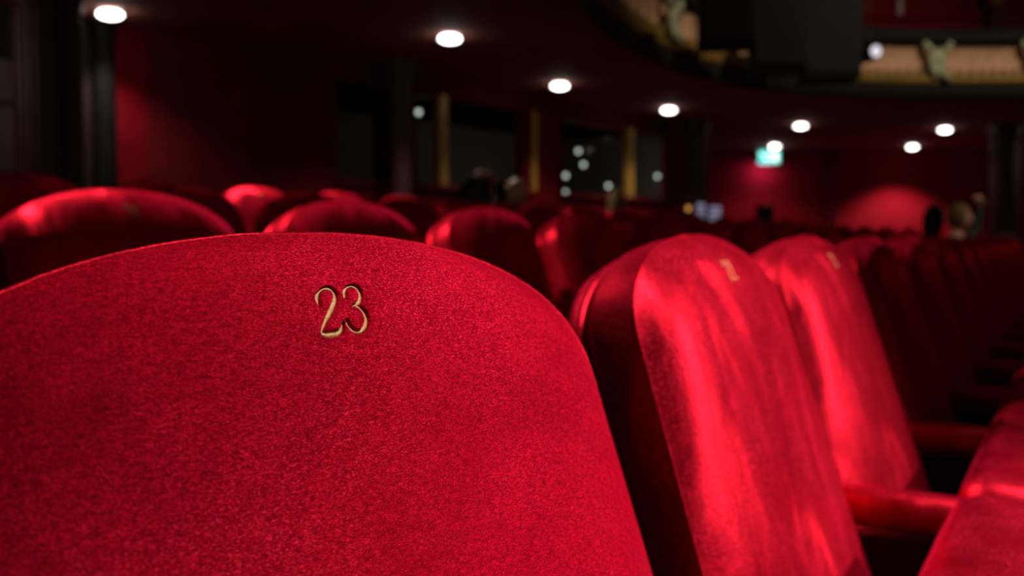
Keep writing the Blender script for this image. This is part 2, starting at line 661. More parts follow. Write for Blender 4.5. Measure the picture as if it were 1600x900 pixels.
def cartouche(px, label, first):
    """pale stucco cherub-like cartouche on the frieze: shield, two wings, drapery"""
    d = nearest_dist(EDGE_S, px)
    p, a = path_at(EDGE_S, d)
    r = empty('stucco_cartouche', (p.x, p.y, SOFFIT), a)
    tag(r, label, 'ornament')
    mb = MB()
    n = 18
    for j in range(1):
        prof = [(.015, -.12), (.10, -.09), (.13, -.02), (.11, .02), (.02, .035)]
        v, f = [], []
        for (rr, yy) in prof:
            for k in range(n):
                t = 2 * PI * k / n
                v.append((rr * .85 * math.cos(t), -.06 + (-.05 - yy * .5), .43 + rr * 1.25 * math.sin(t) * (1.15 if math.sin(t) < 0 else .9)))
        for i in range(len(prof) - 1):
            for k in range(n):
                f.append((i * n + k, i * n + (k + 1) % n, (i + 1) * n + (k + 1) % n, (i + 1) * n + k))
        f.append(tuple(range(n)))
        mb.add(v, f)
    mb.build('shield', M['stucco'], r, True)
    for s in (-1, 1):
        w_ = MB()
        w_.tube([(s * .05, -.08, .50), (s * .11, -.11, .56), (s * .15, -.10, .62), (s * .13, -.08, .66)], [.03, .045, .04, .015], 8)
        w_.build('scroll', M['stucco'], r, True)
    dr = MB()
    dr.tube([(.0, -.08, .36), (.05, -.1, .30), (.11, -.11, .24), (.17, -.1, .19)], [.05, .05, .04, .012], 8)
    dr.build('drapery', M['stucco'], r, True)
    dr = MB()
    dr.tube([(-.02, -.08, .36), (-.03, -.1, .29), (-.02, -.11, .23)], [.05, .045, .015], 8)
    dr.build('drapery', M['stucco'], r, True)
    return r


cartouche(1452, 'pale green stucco cartouche in the middle of the right balcony frieze', True)
cartouche(1035, 'pale stucco cartouche on the balcony frieze left of the black loudspeakers', False)
cartouche(1608, 'stucco cartouche cut off by the right edge of the photo', False)


# upper level behind the balcony front
def build_upper():
    pts = [(1.5, 15.5), (4, 17.2), (8, 17.2), (13, 15)]
    for a, c in zip(pts[:-1], pts[1:]):
        mb = MB().add(*wall_panel('', a, c, SOFFIT + .12, 7.5, .15, None))
        tag(mb.build('wall_upper', M['wall_dark']), kind='structure')
    v = [(-14, -8, 7.6), (18, -8, 7.6), (18, 22, 7.6), (-14, 22, 7.6)]
    # shelf rail on the upper wall
    for z in (CAM_Z + 3.55, CAM_Z + 3.75):
        mb = MB()
        mb.box((6.0, 17.1, z), (4.6, .06, .05), bevel=.01)
        tag(mb.build('trim_1', M['wall']), kind='structure')
    for (px, py, nm, m, lab) in ((1401, 14, 'wall_lamp', 'spotlens', 'small white wall lamp on the upper red wall'),):
        k = 17.0
        x, z = (px - 800) / FPX * k, CAM_Z + (HORIZON - py) / FPX * k
        r = empty('wall_lamp', (x, k + .18, z))
        tag(r, lab, 'lamp')
        MB().lathe([(.03, -.15), (.045, -.1), (.045, .1), (.03, .15)], (0, -.1, 0), 12).build('lamp_shade', plain('lamp_glass', (.55, .42, .45), .5), r, True)
        MB().box((0, 0, 0), (.08, .06, .2), bevel=.01).build('bracket', M['frame'], r)
    k = 16.6
    x, z = (1556 - 800) / FPX * k, CAM_Z + (HORIZON - 2) / FPX * k
    r = empty('gilt_capital', (x, k + .2, z - .1))
    tag(r, 'gilt column capital at the top right of the upper level', 'capital')
    MB().lathe([(.12, 0), (.13, .06), (.17, .14), (.2, .24), (.22, .26), (.22, .32)], (0, 0, 0), 20).build('capital', M['gilt'], r, True)
    MB().lathe([(.13, -1.8), (.12, -.9), (.11, 0)], (0, 0, 0), 20).build('shaft', M['column'], r, True)


build_upper()


# ------------------------------------------------------------------ the theatre seat
W0, HS, NX, MX = .2004, .0973, 2.09, 2.48              # half width, height of the rounded top, exponents of its outline
TOPZ = .9657
REC = .3145
SEAM_Y = .030
BACK_T = .044                                       # depth of the gusset


def out_r(t):
    c, s = abs(math.cos(t)), abs(math.sin(t))
    lo, hi = .8, 1.5
    for _ in range(30):
        r = (lo + hi) / 2
        if (r * c) ** NX + (r * s) ** MX > 1: hi = r
        else: lo = r
    return lo


def grow(xd, yd):
    rho2 = xd * xd + yd * yd
    if rho2 < 1e-12: return 1.0
    return 1 + (out_r(math.atan2(yd, xd)) - 1) * rho2


def bulge(rho):
    rho = min(rho, 1.0)
    return SEAM_Y - .013 * (1 - rho ** 2) - .019 * (1 - rho ** 6)


def front(p, q, hb):
    """p in -1..1 across, q in -1..1 up the backrest (0 = where the top starts to round) -> x, v, yoff, rho"""
    if q >= 0:
        xd, yd = p * math.sqrt(1 - q * q / 2), q * math.sqrt(1 - p * p / 2)
        g = grow(xd, yd)
        rho = math.hypot(xd, yd)
        return W0 * xd * g, -HS + HS * yd * g, bulge(rho), rho
    v = -HS + q * hb
    return p * (W0 + .018 * (-q)), v, bulge(abs(p)), abs(p)


def surf_y(x, v):
    if v < -HS:
        return bulge(abs(x) / W0)
    xd, yd = x / W0, (v + HS) / HS
    for _ in range(8):
        g = grow(xd, yd)
        xd, yd = x / (W0 * g), (v + HS) / (HS * g)
    return bulge(math.hypot(xd, yd))


def place(x, v, yo):
    return (x, v * math.sin(REC) + yo * math.cos(REC), TOPZ + v * math.cos(REC) - yo * math.sin(REC))


HB = .36


def seg_dist(x, v, strokes):
    """distance to the stroke outline (negative inside)"""
    best = 9.0
    for st in strokes:
        for (x0, v0, r0), (x1, v1, r1) in zip(st[:-1], st[1:]):
            dx, dv = x1 - x0, v1 - v0
            L2 = dx * dx + dv * dv
            t = 0 if L2 == 0 else max(0, min(1, ((x - x0) * dx + (v - v0) * dv) / L2))
            d = math.hypot(x - x0 - dx * t, v - v0 - dv * t) - (r0 + (r1 - r0) * t)
            if d < best: best = d
    return best


def backrest_mesh(name, nx=36, nq=22, nql=12, ps=None, qs=None, strokes=None, depth=.0015):
    ps = ps if ps is not None else [-1 + 2 * i / nx for i in range(nx + 1)]
    ps = [math.copysign(1 - (1 - abs(p)) ** 1.25, p) if strokes is None else p for p in ps]
    up = qs if qs is not None else [i / nq for i in range(nq + 1)]
    qq = [-1 + i / nql for i in range(nql)] + list(up)
    box = None
    if strokes:
        xs = [p[0] for s in strokes for p in s]
        vs = [p[1] for s in strokes for p in s]
        box = (min(xs) - .004, max(xs) + .004, min(vs) - .004, max(vs) + .004)
    v, f = [], []
    for q in qq:
        for p in ps:
            x, vv, yo, rho = front(p, q, HB)
            if box and box[0] < x < box[1] and box[2] < vv < box[3]:
                d = seg_dist(x, vv, strokes) - .00025
                k = max(0.0, min(1.0, .5 - d / .0009))
                yo += depth * k * k * (3 - 2 * k)
                if d > 0:
                    yo -= .0004 * math.exp(-(d / .0012) ** 2)      # the pile swells round the stitching
            v.append(place(x, vv, yo))
    m, n = len(ps), len(qq)
    for j in range(n - 1):
        for i in range(m - 1):
            f.append((j * m + i, j * m + i + 1, (j + 1) * m + i + 1, (j + 1) * m + i))
    # gusset round the sides and over the top: swept back from the seam
    loop = [(1, q) for q in qq] + [(p, 1) for p in reversed(ps[:-1])] + [(-1, q) for q in reversed(qq[:-1])]
    if strokes:
        loop = [(1, q) for q in qq[::2]] + [(p, 1) for p in reversed(ps[:-1:2])] + [(-1, q) for q in reversed(qq[:-1:2])]
    pts = [front(p, q, HB)[:2] for p, q in loop]
    rings = []
    for (dy, g) in ((0, 0), (.003, .0006), (.009, .0016), (.022, .003), (.034, .0026), (.041, .0006), (.044, -.004)):
        rg = []
        for i, (x, vv) in enumerate(pts):
            x0, v0 = pts[max(i - 1, 0)]
            x1, v1 = pts[min(i + 1, len(pts) - 1)]
            tx, tv = x1 - x0, v1 - v0
            L = math.hypot(tx, tv) or 1
            rg.append(place(x + tv / L * g, vv - tx / L * g, SEAM_Y + dy))
        rings.append(rg)
    n0 = len(v)
    m = len(pts)
    for rg in rings: v += rg
    for j in range(len(rings) - 1):
        for i in range(m - 1):
            a = n0 + j * m + i
            f.append((a, a + 1, a + m + 1, a + m))
    f.append(tuple(n0 + (len(rings) - 1) * m + i for i in range(m)))
    return mesh(name, v, f), pts


def outline(n_side=10, n_top=26):
    lo = [(1, -1 + i / n_side) for i in range(n_side)] + [(1, i / (n_top // 2)) for i in range(n_top // 2)]
    lo += [(1 - 2 * i / n_top, 1) for i in range(n_top + 1)]
    lo += [(-p, q) for p, q in reversed(lo[:n_side + n_top // 2])]
    return [front(p, q, HB)[:2] for p, q in lo]


OUT = outline()


def piping_mesh():
    mb = MB()
    mb.tube([place(x, v, SEAM_Y + .0008) for x, v in OUT], .0013, 6)
    return mb.mesh('piping')


def shell_mesh():
    """rear shell of the backrest, a little smaller than the cushion and standing behind a groove"""
    v, f = [], []
    prof = [(.047, .955), (.049, .985), (.054, .995), (.064, .985), (.072, .95)]
    cx, cv = 0, -.28
    for (dy, s) in prof:
        for (x, vv) in OUT:
            v.append(place(cx + (x - cx) * s, cv + (vv - cv) * s, SEAM_Y + dy))
    m = len(OUT)
    for j in range(len(prof) - 1):
        for i in range(m):
            f.append((j * m + i, j * m + (i + 1) % m, (j + 1) * m + (i + 1) % m, (j + 1) * m + i))
    f.append(tuple(range(m)))
    f.append(tuple((len(prof) - 1) * m + i for i in range(m)))
    return mesh('back_shell', v, f)


def rbox(sx, sy, sz, r, seg=4, dome=0.0):
    """cushion: box with generous rounded edges"""
    bm = bmesh.new()
    bmesh.ops.create_cube(bm, size=1)
    bmesh.ops.scale(bm, vec=(sx, sy, sz), verts=bm.verts)
    bmesh.ops.bevel(bm, geom=bm.edges[:], offset=r, segments=seg, profile=.5, affect='EDGES')
    bmesh.ops.subdivide_edges(bm, edges=[e for e in bm.edges if e.calc_length() > sx * .3], cuts=4, use_grid_fill=True)
    for v in bm.verts:
        if v.co.z > 0:
            v.co.z += dome * (1 - (2 * v.co.x / sx) ** 2) * (1 - (2 * v.co.y / sy) ** 2)
    bm.verts.index_update()
    V, F = [v.co.copy() for v in bm.verts], [[v.index for v in q.verts] for q in bm.faces]
    bm.free()
    return V, F


SEAT_TILT = math.radians(84)


def cushion_mesh(flat=False):
    V, F = rbox(.405, .40, .110, .034, 5, .004)
    # flat cushion: y from the back (+) to the front (-), upholstered top +z; tipped up so that its top faces the backrest
    R = Matrix.Rotation(-SEAT_TILT, 3, 'X')
    # rotate so the front edge (-y) goes up
    out = []
    for c in V:
        c = Vector((c.x, c.y, c.z))
        if flat:
            out.append(c + Vector((0, -.36, .365)))
            continue
        c = Matrix.Rotation(-SEAT_TILT, 3, 'X') @ c
        out.append(c + Vector((0, -.217, .497)))
    return mesh('seat_cushion', out, F)


def pan_mesh(flat=False):
    V, F = rbox(.36, .34, .02, .008, 2)
    out = []
    for c in V:
        c = Vector((c.x, c.y, c.z - .066))
        if flat:
            out.append(c + Vector((0, -.36, .365)))
            continue
        c = Matrix.Rotation(-SEAT_TILT, 3, 'X') @ c
        out.append(c + Vector((0, -.217, .497)))
    return mesh('seat_pan', out, F)


def arm_mesh(x=.222):
    V, F = rbox(.36, .040, .042, .016, 4, .003)
    out = []
    for c in V:
        px_, py_ = c.y, c.x                      # long axis along y
        out.append((x + px_, -.235 + py_, .660 + c.z - .04 * (.18 - py_) * .5))
    return mesh('armrest', out, F)


def standard_mesh(x=.222):
    mb = MB()
    pr = [(-.38, .0), (-.06, .0), (-.05, .12), (-.08, .40), (-.09, .632), (-.40, .632), (-.405, .56), (-.36, .40), (-.39, .10)]
    v, f = [], []
    for s in (-.014, .014):
        for (y, z) in pr:
            v.append((x + s, y, z))
    n = len(pr)
    f = [tuple(range(n)), tuple(range(n, 2 * n))] + [(i, (i + 1) % n, n + (i + 1) % n, n + i) for i in range(n)]
    return mesh('side_standard', v, f, False)


def bracket_mesh(s):
    mb = MB()
    mb.tube([(s * .15, -.10, .53), (s * .188, -.10, .47), (s * .206, -.13, .43), (s * .206, -.20, .40), (s * .19, -.225, .40)], .010, 8)
    return mb.mesh('hinge_bracket')


# digits as strokes: (x, v, half width) in millimetres inside a 12 x 21 mm cell, v up
DIG = {
    '2': [[(-.2, 15.0, 1.5), (.3, 17.2, 1.5), (1.0, 19.3, .9), (3.2, 20.6, .6), (5.4, 20.2, 1.0), (7.2, 18.2, 1.5), (7.4, 15.4, 1.6), (6.2, 11.8, 1.5), (4.2, 7.6, 1.2), (2.6, 3.6, .9), (2.0, 1.2, .7)],
          [(1.6, .9, 1.1), (4.5, 1.0, 1.4), (7.6, 1.0, 1.3), (8.6, 2.4, .8), (8.8, 4.6, .5)]],
    '3': [[(.2, 16.2, 1.3), (.4, 18.2, 1.2), (1.6, 20.0, .7), (3.8, 20.6, .7), (6.0, 19.4, 1.3), (6.8, 16.8, 1.5), (6.2, 13.6, 1.3), (4.2, 11.4, .8), (3.0, 11.0, .6)],
          [(3.8, 11.4, .6), (6.4, 9.8, 1.2), (8.2, 6.8, 1.5), (7.8, 3.6, 1.5), (5.6, 1.2, 1.0), (3.4, .9, .7), (1.4, 2.2, 1.1), (.6, 4.4, 1.3), (.3, 5.6, 1.1)]],
    '1': [[(1.0, 16.5, .6), (4.2, 20.5, 1.2), (4.2, 1.0, 1.4)], [(1.2, .8, .8), (7.2, .8, .8)]],
    '0': [[(4.3 + 3.8 * math.cos(2 * PI * k / 16), 10.5 + 9.6 * math.sin(2 * PI * k / 16), .7 + .8 * abs(math.cos(2 * PI * k / 16))) for k in range(17)]],
}
DIG['9'] = [[(4.3 + 3.6 * math.cos(2 * PI * k / 14), 14.5 + 5.6 * math.sin(2 * PI * k / 14), .7 + .7 * abs(math.cos(2 * PI * k / 14))) for k in range(15)],
            [(7.9, 14.5, 1.4), (7.4, 8.0, 1.2), (5.0, 2.6, 1.0), (1.6, .8, .9)]]
DIG['8'] = [[(4.3 + 3.2 * math.cos(2 * PI * k / 14), 15.4 + 4.8 * math.sin(2 * PI * k / 14), .7 + .6 * abs(math.cos(2 * PI * k / 14))) for k in range(15)],
            [(4.3 + 3.9 * math.cos(2 * PI * k / 14), 5.6 + 5.0 * math.sin(2 * PI * k / 14), .7 + .7 * abs(math.cos(2 * PI * k / 14))) for k in range(15)]]


# the large number 23 as it is stitched on the near seat: (x, v, half width) in millimetres on its backrest
NUM23 = [
    [(-24.6, -38.7, .7), (-24.6, -37.0, .95), (-23.6, -35.3, .95), (-21.8, -33.5, .6), (-18.8, -31.9, .5), (-15.4, -31.7, .75), (-14.0, -33.6, 1.0), (-14.6, -36.6, 1.05), (-17.2, -39.7, 1.05), (-20.9, -43.1, 1.0), (-24.2, -45.9, .8), (-27.3, -49.0, .65), (-28.9, -51.0, .6)],
    [(-28.9, -51.3, .75), (-26.6, -51.8, 1.0), (-23.6, -51.9, 1.1), (-20.3, -51.7, 1.05), (-18.1, -50.7, .8), (-16.9, -49.2, .6), (-16.4, -48.0, .4)],
    [(-9.2, -36.4, .8), (-8.6, -35.0, .95), (-7.4, -33.4, .75), (-4.9, -31.7, .5), (-1.7, -31.3, .6), (.2, -32.7, 1.0), (.2, -35.7, 1.05), (-1.6, -38.5, .9), (-4.5, -40.1, .55), (-7.3, -40.6, .4)],
    [(-5.2, -40.5, .45), (-3.6, -41.4, .8), (-2.2, -43.9, 1.05), (-2.2, -47.0, 1.1), (-4.2, -50.0, 1.0), (-7.4, -52.0, .7), (-10.8, -52.0, .7), (-13.0, -50.3, .85), (-13.7, -48.4, .8), (-13.7, -47.0, .65)],
]


def number_strokes(txt, x0=-.026, v0=-.053, k=.001, adv=11.5):
    out = []
    for i, ch in enumerate(txt):
        for st in DIG[ch]:
            out.append([(x0 + (x + adv * i) * k, v0 + v * k, r * k * .62) for (x, v, r) in st])
    return out


def resample(st, step):
    pts = []
    # Catmull-Rom through the stroke
    P = st
    for i in range(len(P) - 1):
        p0, p1, p2, p3 = P[max(i - 1, 0)], P[i], P[i + 1], P[min(i + 2, len(P) - 1)]
        L = math.hypot(p2[0] - p1[0], p2[1] - p1[1])
        n = max(1, int(L / step))
        for j in range(n):
            t = j / n
            pts.append(tuple(.5 * (2 * b + (c - a) * t + (2 * a - 5 * b + 4 * c - d) * t * t + (3 * b - a - 3 * c + d) * t ** 3) for a, b, c, d in zip(p0, p1, p2, p3)))
    pts.append(P[-1])
    return pts


def number_mesh(strokes, depth, fine=True):
    """satin-stitched ribbon, domed, each thread a ridge"""
    mb = MB()
    cols = (-1, -.7, -.3, 0, .3, .7, 1) if fine else (-1, 0, 1)
    for st in strokes:
        pts = resample(st, .00022 if fine else .0012)
        v, f = [], []
        for i, (x, vv, r) in enumerate(pts):
            a, c = pts[max(i - 1, 0)], pts[min(i + 1, len(pts) - 1)]
            tx, tv = c[0] - a[0], c[1] - a[1]
            L = math.hypot(tx, tv) or 1
            nx_, nv_ = -tv / L, tx / L
            rr = r * (1 + (.06 * math.sin(i * 2.4 + 3 * random.random()) if fine else 0))
            for cc in cols:
                h = (1 - cc * cc) * .0009 + (.00016 * math.cos(i * PI) if fine else 0)
                px_, pv_ = x + nx_ * rr * cc, vv + nv_ * rr * cc
                v.append(place(px_, pv_, surf_y(px_, pv_) + depth - h))
        m = len(cols)
        for i in range(len(pts) - 1):
            for j in range(m - 1):
                f.append((i * m + j, i * m + j + 1, (i + 1) * m + j + 1, (i + 1) * m + j))
        mb.add(v, f)
    return mb.mesh('seat_number')


# ---- meshes shared by the seats
BACK_ME, _ = backrest_mesh('backrest', 30, 18, 10)
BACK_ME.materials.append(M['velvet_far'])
SHARED = {}
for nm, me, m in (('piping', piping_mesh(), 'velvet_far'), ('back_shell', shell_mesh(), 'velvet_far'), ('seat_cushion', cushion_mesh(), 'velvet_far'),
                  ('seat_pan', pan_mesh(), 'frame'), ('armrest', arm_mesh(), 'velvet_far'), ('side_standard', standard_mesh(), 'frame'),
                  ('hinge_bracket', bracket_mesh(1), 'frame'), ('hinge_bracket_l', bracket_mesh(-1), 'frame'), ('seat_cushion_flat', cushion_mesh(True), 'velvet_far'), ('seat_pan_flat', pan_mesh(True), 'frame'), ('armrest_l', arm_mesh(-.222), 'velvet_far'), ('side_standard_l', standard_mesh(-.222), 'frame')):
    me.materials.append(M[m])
    SHARED[nm] = me


def inst(name, me, parent):
    o = bpy.data.objects.new(name, me)
    COL.objects.link(o)
    o.parent = parent
    return o


def seat(loc, rz, label, group, number=None, end=False, back=None, num=None, lean=0.0, taken=False):
    r = empty('theatre_seat', loc, rz)
    r.rotation_euler = (0, lean, rz)
    tag(r, label, 'seat', group)
    b_ = inst('backrest', back or BACK_ME, r)
    inst('piping', SHARED['piping'], b_)
    inst('back_shell', SHARED['back_shell'], r)
    c_ = inst('seat_cushion', SHARED['seat_cushion' + ('_flat' if taken else '')], r)
    inst('seat_pan', SHARED['seat_pan' + ('_flat' if taken else '')], c_)
    for q in ([''] if not end else ['', '_l']):
        a_ = inst('armrest', SHARED['armrest' + q], r)
        inst('side_standard', SHARED['side_standard' + q], a_)
    inst('hinge_bracket', SHARED['hinge_bracket'], r)
    inst('hinge_bracket', SHARED['hinge_bracket_l'], r)
    if num is not None:
        tag(inst('seat_number', num, r), 'gold embroidered number')
    elif number:
        me = number_mesh(number_strokes(number), .0007, False)
        me.materials.append(M['gold'])
        tag(inst('seat_number', me, r), 'gold embroidered number')
    return r


def fine_seat():
    st = [[(x * .001, v * .001, r * .00122) for (x, v, r) in q] for q in NUM23]
    ps = sorted(set([round(-1 + 2 * i / 56, 5) for i in range(57)] + [round(-.19 + .24 * i / 180, 5) for i in range(181)]))
    qs = sorted(set([round(i / 34, 5) for i in range(35)] + [round(.40 + .36 * i / 170, 5) for i in range(171)]))
    rs = [[tuple(p) for p in resample(s, .0006)] for s in st]
    me, _ = backrest_mesh('backrest', 0, 0, 18, ps, qs, rs, .0026)
    me.materials.append(M['velvet'])
    nm = number_mesh(st, .0020, True)
    nm.materials.append(M['gold'])
    return me, nm


ORD = ['first', 'second', 'third', 'fourth', 'fifth', 'sixth', 'seventh', 'eighth', 'ninth', 'tenth', 'eleventh', 'twelfth', 'thirteenth', 'fourteenth', 'fifteenth', 'sixteenth', 'seventeenth', 'eighteenth', 'nineteenth', 'twentieth']
ROWS = [  # plan point of the row's first seat, spacing, count, tier, numbers of the nearest seats
    ((.199, .933), .444, 12, 0, ['22', '21']),
    ((-.534, 1.419), .505, 15, 1, ['22', None, None]),
    ((-1.09, 2.15), .50, 14, 2, ['22', '21', None]),
    ((-1.5, 3.13), .50, 11, 3, [None, None, '20']),
    ((-1.90, 4.195), .50, 10, 3, []),
]


TAKEN = {(4, 6): None, (4, 7): None, (4, 9): None, (1, 12): None, (1, 13): None}      # row, seat: where people sit


def build_seats():
    fb, fn = fine_seat()
    where = ['the numbered front row', 'the second row, right behind the front row', 'the third row', 'the fourth row', 'the fifth row']
    for k, (p0, sp, n, lev, nums) in enumerate(ROWS):
        s0, off = Vector((*p0, 0)).dot(D), Vector((*p0, 0)).dot(NB)
        if k == 0:
            seat((-.0698, .4274, 0), math.radians(53.5), 'large red velvet theatre seat in the foreground with gold number 23', 'seats of the front row', None, True, fb, fn)
        for i in range(n):
            s = s0 + sp * i
            x, y, h = row_point(s, off)
            num = nums[i] if i < len(nums) else None
            grp = ['seats of the front row', 'seats of the second row', 'seats of the third row', 'seats of the fourth row', 'seats of the fifth row'][k]
            lab = 'red velvet theatre seat, %s from the left in %s' % (ORD[i + (k == 0)], ['the foreground row', 'the row just behind seat 23', 'the third row back', 'the fourth row back', 'the fifth row back'][k])
            if k == 0 and i == 0:
                lab = 'brightly lit red velvet seat directly right of seat 23'
            elif k == 1 and i == 0:
                lab = 'shaded red seat with gold number 22 and bright rim, behind seat 23 at left'
            z = RISE * lev
            if (k, i) in TAKEN:
                TAKEN[(k, i)] = (x, y, z, h)
            seat((x, y, z), h, lab, grp, num, i == 0 and k > 0, taken=(k, i) in TAKEN)


build_seats()


# ------------------------------------------------------------------ recessed downlights under the balcony
def downlight(px, py, label, energy=26, lamp=True, loc=None, cone=2.2, aim=(0, 0, -2)):
    if loc is None:
        k = (SOFFIT - CAM_Z) * FPX / (HORIZON - py)
        loc = ((px - 800) / FPX * k, k)
    r = empty('downlight', (loc[0], loc[1], SOFFIT))
    tag(r, label, 'light', 'round downlights under the balcony')
    MB().lathe([(.088, -.004), (.100, -.004), (.112, -.008), (.116, -.001), (.112, .0)], n=28, caps=False).build('trim_ring', M['frame'], r, True)
    MB().lathe([(.0005, -.066)] + [(.086 * math.sin(PI * j / 12), -.034 - .032 * math.cos(PI * j / 12)) for j in range(1, 12)] + [(.0005, -.002)], n=28, caps=True).build('lens', M['bulb'], r, True)
    if lamp:
        spot('downlight_lamp', (0, 0, -.08), aim, energy, cone, .55, (1, .9, .8), .06, r)
    return r


DL = [(180, 20, 'leftmost and largest downlight, at the top left beside the dark column', 36),
      (704, 58, 'bright round downlight above the left window', 60),
      (874, 132, 'downlight above the middle window, third from the left', 45),
      (1043, 170, 'downlight right of the windows, fourth from the left', 45),
      (1248, 195, 'downlight above and right of the exit sign', 22),
      (1472, 201, 'rightmost downlight, under the right balcony curve', 14),
      (1208, 227, 'small downlight just above the exit sign', 60),
      (1422, 228, 'small downlight that washes the far red wall', 230)]
for a in DL:
    downlight(*a, cone=1.95 if 'far red wall' in a[2] else 2.2)
downlight(0, 0, 'downlight above the third row, higher than the photo shows', 260, True, (-1.08, 1.80), math.radians(60), (.82, .0, -1.55))
downlight(0, 0, 'downlight above the fourth row, higher than the photo shows', 170, True, (-.62, 4.35), math.radians(70), (-.22, .1, -1.5))


# ------------------------------------------------------------------ made-up glowing globes behind the windows, standing in for reflections in the panes
def stand_in_globe(px, py, depth, label):
    x, z = (px - 800) / FPX * depth, CAM_Z + (HORIZON - py) / FPX * depth
    r = empty('reflection_globe', (x, depth, SOFFIT))
    tag(r, label, 'lamp', 'small glowing globes standing in for window reflections')
    zz = z - SOFFIT
    n = 10
    MB().lathe([(.0005, zz - .028)] + [(.028 * math.sin(PI * j / n), zz - .028 * math.cos(PI * j / n)) for j in range(1, n)] + [(.0005, zz + .028)], n=14).build('globe', M['globe'], r, True)
    l = bpy.data.lights.new('corridor_fill', 'POINT')  # added fill that brightens the dark corridor behind the glass
    l.energy = 1.2
    l.color = (1, .88, .72)
    l.shadow_soft_size = .001
    o = bpy.data.objects.new('corridor_fill', l)
    o.location = (0, 0, zz - .08)
    COL.objects.link(o)
    o.parent = r
    MB().tube([(0, 0, zz + .028), (0, 0, zz + .05)], .009, 8).build('globe_holder', M['frame'], r)
    MB().tube([(0, 0, zz + .05), (0, 0, 0)], .003, 6).build('cord', M['frame'], r)


for (px, py, dep, lab) in ((655, 177, 10.9, 'reflection stand-in globe in the left window beside the brass post'),
                           (903, 237, 13.4, 'topmost reflection stand-in globe in the right window'),
                           (911, 258, 13.6, 'second reflection stand-in globe from the top in the right window'),
                           (883, 275, 13.1, 'reflection stand-in globe at the left edge of the right window, upper one'),
                           (883, 301, 13.3, 'reflection stand-in globe at the left edge of the right window, lower one'),
                           (950, 291, 14.2, 'reflection stand-in globe in the right window left of its brass post'),
                           (1026, 276, 15.0, 'reflection stand-in globe in the right window right of its brass post')):
    stand_in_globe(px, py, dep, lab)


# ------------------------------------------------------------------ exit sign
def exit_sign():
    k = 18.28
    x, z = (1200 - 800) / FPX * k, CAM_Z + (HORIZON - 246) / FPX * k
    r = empty('exit_sign', (x, k, z))
    tag(r, 'lit teal and white exit sign box on the far wall', 'sign')
    MB().box((0, .05, 0), (.40, .08, .25), bevel=.01).build('sign_case', M['chrome'], r)
    MB().box((0, .005, 0), (.38, .012, .23)).build('sign_panel', M['exit_green'], r)
    fig = MB()
    y = -.006
    fig.lathe([(.001, -.004), (.022, -.004), (.022, .004), (.001, .004)], (.02, y, .075), 14, 'Y')
    for pts in ([(.01, y, .05), (-.015, y, -.01)], [(-.015, y, -.01), (.03, y, -.04), (.01, y, -.09)], [(-.015, y, -.01), (-.05, y, -.05), (-.09, y, -.055)],
                [(.005, y, .045), (.05, y, .02), (.07, y, .035)], [(.005, y, .045), (-.04, y, .04), (-.06, y, .005)]):
        fig.tube(pts, .012, 6)
    fig.build('running_figure', M['exit_white'], r)
    MB().box((.12, y, 0), (.07, .008, .17)).build('door_symbol', M['exit_white'], r)
    ar = MB().box((-.13, y, .05), (.06, .008, .02))
    ar.add([(-.19, y, .05), (-.155, y, .085), (-.155, y, .015), (-.19, y - .004, .05), (-.155, y - .004, .085), (-.155, y - .004, .015)], [(0, 1, 2), (3, 4, 5), (0, 1, 4, 3), (1, 2, 5, 4), (2, 0, 3, 5)])
    ar.build('arrow', M['exit_white'], r)
    l = bpy.data.lights.new('exit_sign_glow', 'AREA')
    l.energy = 4.5
    l.size = .3
    l.color = (.75, .65, 1)
    o = bpy.data.objects.new('exit_sign_glow', l)
    o.location = (-.08, -.03, -.14)
    o.rotation_euler = (math.radians(35), 0, 0)
    COL.objects.link(o)
    o.parent = r


exit_sign()


# ------------------------------------------------------------------ columns and things along the walls
def column(px0, px1, k, label, fl=14, mat='column'):
    x = ((px0 + px1) / 2 - 800) / FPX * k
    rad = (px1 - px0) / 2 / FPX * k
    r = empty('column', (x, k, 0))
    tag(r, label, 'column')
    n = fl * 4
    v, f = [], []
    zs = [0.35, SOFFIT - .2]
    for z in zs:
        for j in range(n):
            a = 2 * PI * j / n
            rr = rad * (.93 + .07 * abs(math.cos(fl * a / 2)))
            v.append((rr * math.cos(a), rr * math.sin(a), z))
    for j in range(n):
        f.append((j, (j + 1) % n, n + (j + 1) % n, n + j))
    link('shaft', mesh('shaft', v, f, False), M[mat], r)
    MB().lathe([(rad * 1.25, 0), (rad * 1.25, .2), (rad * 1.1, .26), (rad, .35)], n=28).build('base', M[mat], r)
    MB().lathe([(rad * .95, SOFFIT - .2), (rad * 1.1, SOFFIT - .14), (rad * 1.15, SOFFIT - .06), (rad * 1.3, SOFFIT - .05), (rad * 1.3, SOFFIT)], n=28).build('capital', M[mat], r)
    return r


column(30, 92, 6.3, 'dark fluted column at the far left of the photo')
column(88, 134, 6.5, 'dark fluted column second from the left, beside the leftmost downlight')
column(152, 183, 7.5, 'slim black shaft standing in for the dark recess left of the lit red wall strip', mat='black')  # black shaft put in for the shade of a wall recess
column(612, 644, 9.1, 'dark column between the blind window and the left window')
column(1066, 1104, 14.0, 'dark red column at the right end of the windows')
column(1545, 1588, 14.5, 'dark column at the far right under the balcony')

k = 6.6
r = empty('notice_board', ((8 - 800) / FPX * k, k, CAM_Z + (HORIZON - 128) / FPX * k), math.radians(40))
tag(r, 'pale grey board at the left edge behind the columns', 'board')
MB().box((0, 0, 0), (.42, .02, .28), bevel=.004).build('board', M['grey'], r)
MB().box((0, .015, 0), (.46, .02, .32), bevel=.006).build('frame', M['frame'], r)


